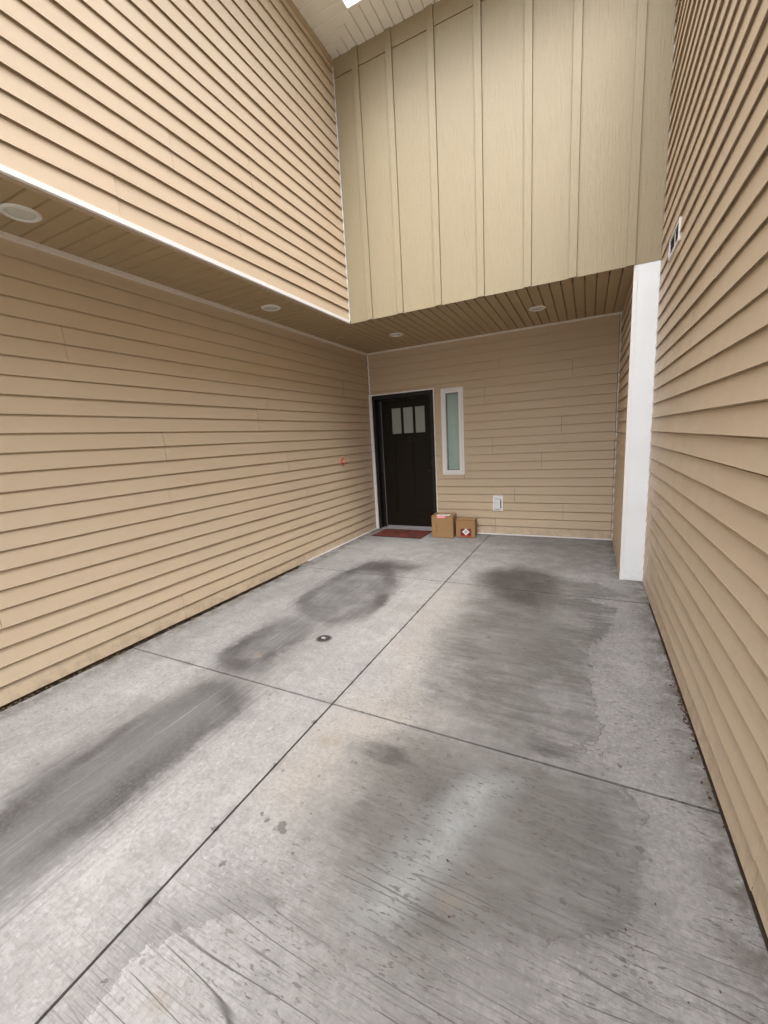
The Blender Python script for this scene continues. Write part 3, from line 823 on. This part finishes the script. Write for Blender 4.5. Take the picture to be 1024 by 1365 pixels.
# eave soffit high above
OW, OB = .392, .352
ev = empty('eave_soffit', (XU + .3, 3.0, ZT), 'pale grooved eave soffit high in the upper corner, mitred at the corner', 'eave')
P4 = .1025
y = YF - .0515 - 70 * P4
while y < Y0: y += P4
while y < YF - .001:
    ya, yb = y, min(y + P4 - .0035, YF - .001)
    def xe2(yy): return XU + OW if yy < YF - OB else XU + (YF - yy) * OW / OB
    soffit_board([(XU + .001, ya), (xe2(ya) - .004, ya), (max(xe2(yb) - .004, XU + .003), yb), (XU + .001, yb)], 'x', ZT, .014, EAVE, ev)
    y += P4
x = -2.269 - 3 * .1017
while x + .1017 < XU + .01: x += .1017
while x < XR:
    xa, xb = max(x, XU + .001), min(x + .1017 - .0035, XR - .001)
    def ys2(xx): return YF - OB if xx > XU + OW else YF - (xx - XU) * OB / OW
    soffit_board([(xa, min(ys2(xa) + .004, YF - .003)), (xb, ys2(xb) + .004), (xb, YF - .001), (xa, YF - .001)], 'y', ZT, .014, EAVE, ev)
    x += .1017
MB().prism([(XU + .002, YF - .012, ZT - .004), (XU + .016, YF - .002, ZT - .004), (XU + OW + .004, YF - OB + .008, ZT - .004), (XU + OW - .008, YF - OB - .006, ZT - .004)], (0, 0, .0035)).build('mitre_strip', EAVE, ev)
f = MB()
f.prism([(XU + OW, Y0 - .2, ZT - .012), (XU + OW + .022, Y0 - .2, ZT - .012), (XU + OW + .022, YF - OB - .022, ZT - .012), (XU + OW, YF - OB, ZT - .012)], (0, 0, .17))
f.build('fascia', WHITE, ev)
f = MB()
f.prism([(XU + OW + .0005, YF - OB, ZT - .0119), (XU + OW + .0225, YF - OB - .022, ZT - .0119), (XR, YF - OB - .022, ZT - .0119), (XR, YF - OB, ZT - .0119)], (0, 0, .1698))
f.build('fascia', WHITE, ev)
# roofs
rf = empty('roof', (-4, 3, ZT + .1), 'grey shingled roof above the upper walls, behind the fascia', 'roof')
MB().prism([(XU + OW + .03, Y0 - .3, ZT + .16), (XU - 4.5, Y0 - .3, ZT + 1.9), (XU - 4.5, Y0 - .3, ZT + 1.85), (XU + OW + .03, Y0 - .3, ZT + .11)], (0, YB + 3, 0)).build('roof_slope', ROOFING, rf)
MB().prism([(XU - 4.4, YF - OB - .03, ZT + .165), (XU - 4.4, YF + 4, ZT + 1.8), (XU - 4.4, YF + 4, ZT + 1.75), (XU - 4.4, YF - OB - .03, ZT + .115)], (XR + .3 - (XU - 4.4), 0, 0)).build('roof_slope', ROOFING, rf)
MB().prism([(XR - .04, Y0 - .3, ZT + .107), (XR + 4.5, Y0 - .3, ZT + 1.8), (XR + 4.5, Y0 - .3, ZT + 1.75), (XR - .04, Y0 - .3, ZT + .06)], (0, 4.301 - Y0 - .1, 0)).build('roof_slope', ROOFING, rf)

# ================================================================== LIGHTS IN THE SOFFIT
LG = 'round recessed lights in the soffit'
def recessed(loc, label):
    t = empty('recessed_light', loc, label, 'ceiling light', LG)
    return t
lights = [((-2.787, 1.365, ZS), 'round unlit soffit light nearest the camera, above the left wall'),
          ((-2.787, 3.345, ZS), 'round unlit soffit light above the left wall, before the soffit corner'),
          ((-2.245, 5.085, ZS), 'round unlit soffit light in front of the dark door'),
          ((-.535, 5.065, ZS), 'round unlit soffit light nearest the white column')]
ring_m = lens_m = None
for i, (p, lab) in enumerate(lights):
    t = recessed(p, lab)
    if ring_m is None:
        a = MB().lathe([(.066, -.002), (.070, -.0095), (.084, -.0085), (.0935, -.002), (.0935, .001), (.066, .001)], 'z', p, 48).build('trim_ring', LAMPWHITE, t, smooth=True)
        c_ = MB().lathe([(.0655, .0005), (.0655, -.003), (.050, -.0055), (.02, -.0072), (.002, -.0075)], 'z', p, 48).build('lens', LENS, t, smooth=True)
        ring_m, lens_m = a.data, c_.data
    else:
        link('trim_ring', ring_m, None, t); link('lens', lens_m, None, t)

# ================================================================== FRONT DOOR
dr = empty('entry_door', (-2.52, YB + .09, 0), 'dark brown craftsman front door with three small panes, number 4', 'door')
YS = 5.968      # face of the door leaf
f = MB()
f.box((DX0, YB - .030, .004), (-3.004, YS + .03, DZ1)); f.box((-2.098, YB - .030, .004), (DX1, YS + .03, DZ1)); f.box((-3.0035, YB - .030, 2.060), (-2.0985, YS + .03, DZ1))
fr = f.build('frame', FRAMEBLACK, dr, .003)
f = MB(); f.box((-3.0035, YS - .030, .020), (-2.963, YS + .025, 2.0595)); f.box((-2.9625, YS - .010, 2.036), (-2.0985, YS + .025, 2.0595))
f.build('stop', FRAMEBLACK, dr)
MB().box((-2.962, YS - .014, .042), (-2.957, YS - .001, 2.036)).build('weather_strip', STRIP, dr)
f = MB()
f.box((XL + .0175, YB - .048, .004), (DX0 - .0005, YB - .0008, 2.141)); f.box((DX1 + .0005, YB - .034, .004), (DX1 + .012, YB - .0008, 2.141)); f.box((DX0, YB - .034, DZ1 + .0005), (DX1, YB - .0008, 2.1405))
f.build('white_trim', WHITE, dr)
# leaf: stiles and rails around panes and panels
lx0, lx1, lz0, lz1 = -2.955, -2.100, .042, 2.034
PN = [(-2.792, -2.620), (-2.595, -2.421), (-2.396, -2.226)]; pz0, pz1 = 1.517, 1.922
q0, q1 = .262, 1.350
PL = [(-2.762, -2.562), (-2.452, -2.240)]
s = MB()
y0_, y1_ = YS, YS + .044
s.box((lx0, y0_, lz0), (PN[0][0], y1_, lz1)); s.box((PN[2][1], y0_, lz0), (lx1, y1_, lz1))
s.box((PN[0][0], y0_, pz1), (PN[2][1], y1_, lz1)); s.box((PN[0][0], y0_, q1), (PN[2][1], y1_, pz0)); s.box((PN[0][0], y0_, lz0), (PN[2][1], y1_, q0))
for i in (0, 1): s.box((PN[i][1], y0_, pz0), (PN[i + 1][0], y1_, pz1))
s.box((PN[0][0], y0_, q0), (PL[0][0], y1_, q1)); s.box((PL[0][1], y0_, q0), (PL[1][0], y1_, q1)); s.box((PL[1][1], y0_, q0), (PN[2][1], y1_, q1))
leaf = s.build('leaf', DOOR, dr)
for a, bb in PL:
    pr = MB().box((a - .004, YS + .014, q0 - .004), (bb + .004, YS + .030, q1 + .004)).build('panel', DOOR, dr)
    MB().frame(a, bb, q0, q1, .009, YS + .004, YS + .0135).build('moulding', DOOR, pr)
for a, bb in PN:
    pr = MB().box((a - .002, YS + .018, pz0 - .002), (bb + .002, YS + .024, pz1 + .002)).build('pane', DOORGLASS, dr)
    MB().frame(a, bb, pz0, pz1, .007, YS + .006, YS + .0175).build('glazing_bead', DOOR, pr)
MB().box((PN[0][0] - .03, YS - .014, pz0 - .040), (PN[2][1] + .03, YS - .0005, pz0 - .012)).build('shelf', DOOR, dr, .002)
# house number 4
cx4, z4, h4 = -2.506, 1.372, .118
n4 = MB()
n4.box((cx4 + .008, YS - .006, z4), (cx4 + .022, YS - .0005, z4 + h4))
n4.prism([(cx4 - .032, YS - .0058, z4 + .030), (cx4 - .032, YS - .0058, z4 + .044), (cx4 + .0078, YS - .0058, z4 + h4), (cx4 + .0078, YS - .0058, z4 + h4 - .024), (cx4 - .016, YS - .0058, z4 + .044)], (0, .0052, 0))
n4.box((cx4 - .0155, YS - .0058, z4 + .030), (cx4 + .0078, YS - .0006, z4 + .044)); n4.box((cx4 + .0222, YS - .0058, z4 + .030), (cx4 + .034, YS - .0006, z4 + .044))
n4.build('house_number', NUMBER, dr)
hx = -2.142
MB().lathe([(.027, -.0005), (.029, -.006), (.024, -.016), (.012, -.020), (.010, -.022)], 'y', (hx, YS, 1.072), 24).build('deadbolt', BLACKMETAL, dr, smooth=True)
hd = MB().lathe([(.028, -.0005), (.029, -.007), (.018, -.014), (.011, -.040), (.0105, -.045)], 'y', (hx, YS, .940), 24).build('handle', BLACKMETAL, dr, smooth=True)
MB().box((hx - .050, YS - .056, .931), (hx + .011, YS - .044, .949)).build('lever', BLACKMETAL, hd, .003)
MB().box((-3.0030, YB - .05, .0015), (-2.0985, YS + .03, .0190)).build('sill', ALU, dr, .002)
MB().box((lx0, YS - .006, .0195), (lx1, YS + .03, .0415)).build('sweep', STRIP, dr)
MB().box((lx0 - .2, YS + .05, 0), (lx1 + .2, YS + .06, 2.2)).build('backing', SHEATH, dr)

# ================================================================== SIDELIGHT WINDOW
wd = empty('sidelight_window', (-1.765, YB, .875), 'tall narrow white-framed window with drawn blinds beside the door', 'window')
WX0, WX1, WZ0, WZ1 = -1.931, -1.600, .874, 2.118
MB().frame(WX0, WX1, WZ0, WZ1, .026, YB - .026, YB - .0008).build('outer_trim', WHITE, wd, .002)
MB().frame(WX0 + .027, WX1 - .027, WZ0 + .027, WZ1 - .027, .042, YB - .034, YB + .05).build('frame', WHITE, wd, .003)
MB().frame(WX0 + .0695, WX1 - .0695, WZ0 + .0695, WZ1 - .0695, .007, YB - .006, YB + .04).build('gasket', STRIP, wd)
MB().box((WX0 + .072, YB + .010, WZ0 + .072), (WX1 - .072, YB + .014, WZ1 - .072)).build('pane', WINGLASS, wd)
bl = MB(); z = WZ0 + .07
while z < WZ1 - .075:
    bl.prism([(WX0 + .062, YB + .024, z), (WX0 + .062, YB + .042, z + .0262), (WX0 + .062, YB + .0432, z + .0256), (WX0 + .062, YB + .0252, z - .0006)], (WX1 - WX0 - .124, 0, 0))
    z += .0255
tag(bl.build('blind', BLIND, wd), kind='stuff')
MB().box((WX0 + .05, YB + .060, WZ0 + .05), (WX1 - .05, YB + .066, WZ1 - .05)).build('backing', BLIND, wd)

# ================================================================== OUTLET
ot = empty('outlet_box', (-1.128, YB, .35), 'white outdoor outlet with weather cover low on the back wall', 'outlet')
MB().frame(-1.198, -1.058, .350, .573, .022, YB - .030, YB - .0008).build('mounting_block', WHITE, ot, .002)
MB().box((-1.1755, YB - .018, .3725), (-1.0805, YB - .001, .5505)).build('back_plate', WHITE, ot)
MB().box((-1.168, YB - .052, .382), (-1.092, YB - .0185, .520)).build('cover', plain('clear_cover', (.80, .83, .82), .18, .06, 40), ot, .006)
MB().box((-1.160, YB - .038, .523), (-1.098, YB - .0185, .532)).build('hinge', WHITE, ot, .002)
MB().box((-1.0905, YB - .024, .390), (-1.083, YB - .0185, .515)).build('shadow_gap', DARKVOID, ot)

# ================================================================== WALL VENT
vt = empty('wall_vent', (XR, 3.655, 2.60), 'white rectangular vent with two dark openings high on the right wall', 'vent')
vy0, vy1, vz0, vz1 = 3.462, 3.850, 2.603, 2.738
v_ = MB(); X0, X1 = XR - .0225, XR - .0008
v_.box((X0, vy0, vz0), (X1, vy0 + .0258, vz1)); v_.box((X0, vy1 - .022, vz0), (X1, vy1, vz1))
v_.box((X0, vy0 + .026, vz1 - .016), (X1, vy1 - .022, vz1)); v_.box((X0, vy0 + .026, vz0), (X1, vy1 - .022, vz0 + .020))
v_.build('frame', WHITE, vt, .002)
MB().box((X0 + .004, 3.632, vz0 + .0205), (X1 - .012, 3.644, vz1 - .0165)).build('divider', CREAM, vt)
for a, bb in ((vy0 + .027, 3.6315), (3.6445, vy1 - .023)):
    for j in range(4):
        z = vz0 + .024 + j * .024
        MB().prism([(X0 + .006, a, z), (X0 + .0098, a, z + .014), (X0 + .0104, a, z + .013), (X0 + .0068, a, z - .001)], (0, bb - a, 0)).build('louvre', DARKVOID, vt)
MB().box((X1 - .011, vy0 + .0265, vz0 + .0205), (X1 - .001, vy1 - .0225, vz1 - .0165)).build('back_plate', DARKVOID, vt)

# ================================================================== RED-FLANGED STUB ON THE LEFT WALL
sg = empty('pipe_stub', (XL + .018, 4.925, 1.175), 'small brass pipe stub with a red flange on the left wall', 'tap')
c0 = (XL + .018, 4.925, 1.175)
fl = MB().lathe([(.045, 0), (.050, .003), (.050, .007), (.030, .010), (.016, .011)], 'x', c0, 28)
fo = fl.build('flange', TAGRED, sg, smooth=True)
fo.scale = (1, .95, 1.12)
MB().lathe([(.016, .0112), (.016, .024), (.0115, .026), (.0115, .070), (.0135, .072), (.0135, .084), (.009, .086)], 'x', c0, 20).build('pipe', BRASS, sg, smooth=True)

# ================================================================== CLEANOUT CAP IN THE FLOOR
dc = empty('cleanout_cap', (-1.735, 2.315, 0), 'small round black iron cleanout cap set in the left slab', 'drain cover')
p = (-1.735, 2.315, 0)
MB().lathe([(.062, -.002), (.062, .0035), (.055, .0050), (.050, .0045), (.050, -.002)], 'z', p, 36).build('collar', PUTTY, dc, smooth=True)
MB().lathe([(.0495, -.002), (.0495, .0052), (.044, .0062), (.040, .0035), (.005, .0030)], 'z', p, 36).build('cap', IRON, dc, smooth=True)
MB().box((p[0] - .017, p[1] - .008, .0032), (p[0] + .017, p[1] + .008, .0125)).build('lug', ALU, dc, .003)

# ================================================================== DOORMAT
dm = MB()
nx, ny = 24, 14
ax, ay, bx_, by = -2.925, 5.352, -2.140, 5.822
vs, fs = [], []
for j in range(ny + 1):
    for i in range(nx + 1):
        u, w = i / nx, j / ny
        vs.append((ax + (bx_ - ax) * u + .010 * (w), ay + (by - ay) * w + .004 * u, .0125 + .0012 * math.sin(i * 1.3 + j * .8)))
for j in range(ny):
    for i in range(nx): fs.append((j * (nx + 1) + i, j * (nx + 1) + i + 1, (j + 1) * (nx + 1) + i + 1, (j + 1) * (nx + 1) + i))
mt = empty('doormat', (-2.53, 5.59, 0), 'dark red brown rectangular doormat in front of the door', 'doormat')
dm.add(vs, fs); dm.build('pile', COIR, mt)
MB().prism([(ax - .006, ay - .006, .002), (bx_ + .006, ay - .003, .002), (bx_ + .016, by + .008, .002), (ax + .004, by + .004, .002)], (0, 0, .0095)).build('backing', MATEDGE, mt)

# ================================================================== PARCELS
def parcel(o0, ang, w, d, h, label):
    t = empty('cardboard_box', (o0[0], o0[1], .0022), label, 'box')
    t.rotation_euler = (0, 0, ang)
    return t
class LB(MB):      # shapes in the parcel's own frame (x along the front, y into depth)
    def build(s, name, mat, parent, bevel=0.0):
        me = bpy.data.meshes.new(name); me.from_pydata(s.v, [], s.f)
        bm = bmesh.new(); bm.from_mesh(me); bmesh.ops.recalc_face_normals(bm, faces=bm.faces)
        if bevel: bmesh.ops.bevel(bm, geom=bm.edges[:], offset=bevel, segments=2, affect='EDGES')
        bm.to_mesh(me); bm.free()
        return link(name, me, mat, parent)
# large one
t = parcel((-2.000, 5.470), math.radians(4.5), .315, .27, .318, 'larger cardboard box beside the doormat, with a pink label over its front edge')
w, d, h = .312, .262, .318
LB().box((0, 0, 0), (w, d, h)).build('carton', CARD, t, .004)
LB().box((.001, .001, h + .0003), (w - .001, d / 2 - .0012, h + .0032)).build('flap', CARD, t)
LB().box((.001, d / 2 + .0012, h + .0003), (w - .001, d - .001, h + .0030)).build('flap', CARD, t)
LB().box((.003, d / 2 - .03, h + .0034), (w - .003, d / 2 + .03, h + .0040)).build('tape', TAPE, t)
LB().box((.075, .0, h + .0042), (.255, .150, h + .0048)).build('shipping_label', PAPER, t)
il = LB()
for i in range(5): il.box((.09, .050 + i * .018, h + .0050), (.09 + (.12 if i % 2 else .07), .056 + i * .018, h + .0053))
for i in range(12): il.box((.18 + i * .005, .10, h + .0050), (.18 + i * .005 + .0022, .14, h + .0053))
il.build('print', INK, t)
LB().box((.075, -.0012, h - .030), (.205, -.0004, h + .0030)).build('pink_label', PINK, t)
LB().box((.1, -.0018, h - .018), (.18, -.0013, h - .010)).build('print', PAPER, t)
pr = LB()
for i in range(7): pr.box((.058, -.0010, .085 + i * .019), (.058 + (.024 if i % 3 else .016), -.0004, .096 + i * .019))
pr.build('side_print', INKBROWN, t)
LB().box((w + .0004, d / 2 - .03, h - .07), (w + .001, d / 2 + .03, h - .003)).build('tape', TAPE, t)
# small one
t = parcel((-1.668, 5.560), math.radians(5.5), .285, .23, .262, 'smaller cardboard box against the back wall, with a white diamond label')
w, d, h = .272, .225, .250
LB().box((0, 0, 0), (w, d, h)).build('carton', CARD, t, .004)
LB().box((.001, .001, h + .0003), (w - .001, d / 2 - .0012, h + .0030)).build('flap', CARD, t)
LB().box((.001, d / 2 + .0012, h + .0003), (w - .001, d - .001, h + .0026)).build('flap', CARD, t)
LB().box((.003, d / 2 - .028, h + .0032), (w - .003, d / 2 + .028, h + .0038)).build('tape', TAPE, t)
lx = .068
LB().box((lx, -.0010, .012), (lx + .150, -.0004, .128)).build('dark_label', DARKRED, t)
LB().box((lx, -.0016, .012), (lx + .150, -.0011, .030)).build('red_band', REDPRINT, t)
cxx, czz, rr = lx + .075, .082, .052
LB().prism([(cxx - rr, -.0022, czz), (cxx, -.0022, czz - rr), (cxx + rr, -.0022, czz), (cxx, -.0022, czz + rr)], (0, .0005, 0)).build('diamond_label', PAPER, t)
pr = LB()
for i in range(4):
    a = czz + .016 - i * .011
    hw = .026 - abs(a - czz) * .6
    pr.box((cxx - hw, -.0026, a), (cxx + hw, -.0023, a + .0045))
pr.build('print', INK, t)

# ================================================================== DEBRIS
def litter(name, mats, n, fn, size, seed, label=None):
    r = random.Random(seed); v, f, mi = [], [], []
    for i in range(n):
        x, y, z = fn(r)
        s = size * r.uniform(.4, 1.25); a = r.uniform(0, 6.28)
        tilt = r.uniform(-.5, .5); b = len(v)
        pts = [(-1, 0), (-.4, .45), (.35, .5), (1, .05), (.3, -.5), (-.45, -.38)]
        for (px, py) in pts:
            px += r.uniform(-.2, .2); py += r.uniform(-.15, .15)
            X = px * s; Y = py * s
            v.append((x + X * math.cos(a) - Y * math.sin(a), y + X * math.sin(a) + Y * math.cos(a), max(z + X * tilt * .6 + .003 * r.random(), z)))
        f += [(b, b + 1, b + 2, b + 5), (b + 5, b + 2, b + 3, b + 4)]
        m = 0 if r.random() < .75 else 1
        mi += [m, m]
    me = bpy.data.meshes.new(name); me.from_pydata(v, [], f)
    for m in mats: me.materials.append(m)
    for p_, m in zip(me.polygons, mi): p_.material_index = m
    o = link(name, me); o['kind'] = 'stuff'
    if label: o['label'] = label
    return o
def right_edge(r):
    y = r.triangular(1.6, 3.3, 2.25)
    return (FR - abs(r.gauss(0, .016)) + .006, y, .003)
litter('dead_leaves', (LEAF, LEAF2), 150, right_edge, .008, 2, 'small dead leaves and grit along the foot of the right wall')
def left_edge(r):
    return (r.uniform(XL + .004, FL + .004), r.uniform(-1.5, 3.9), -.030 + r.random() * .024)
litter('gutter_debris', (SOIL, LEAF2), 2600, left_edge, .009, 4, 'brown dirt and leaf crumbs in the gap below the left wall')
litter('floor_grit', (LEAF, SOIL), 110, lambda r: (r.uniform(-1.1, .46), r.uniform(.9, 4.2), .002), .0045, 9, 'tiny dark crumbs scattered on the right lane')

# every labelled top-level piece of the building is a thing of its own
for o in scene.objects:
    if o.parent is None and o.type == 'EMPTY' and 'category' in o.keys():
        o['kind'] = 'thing'
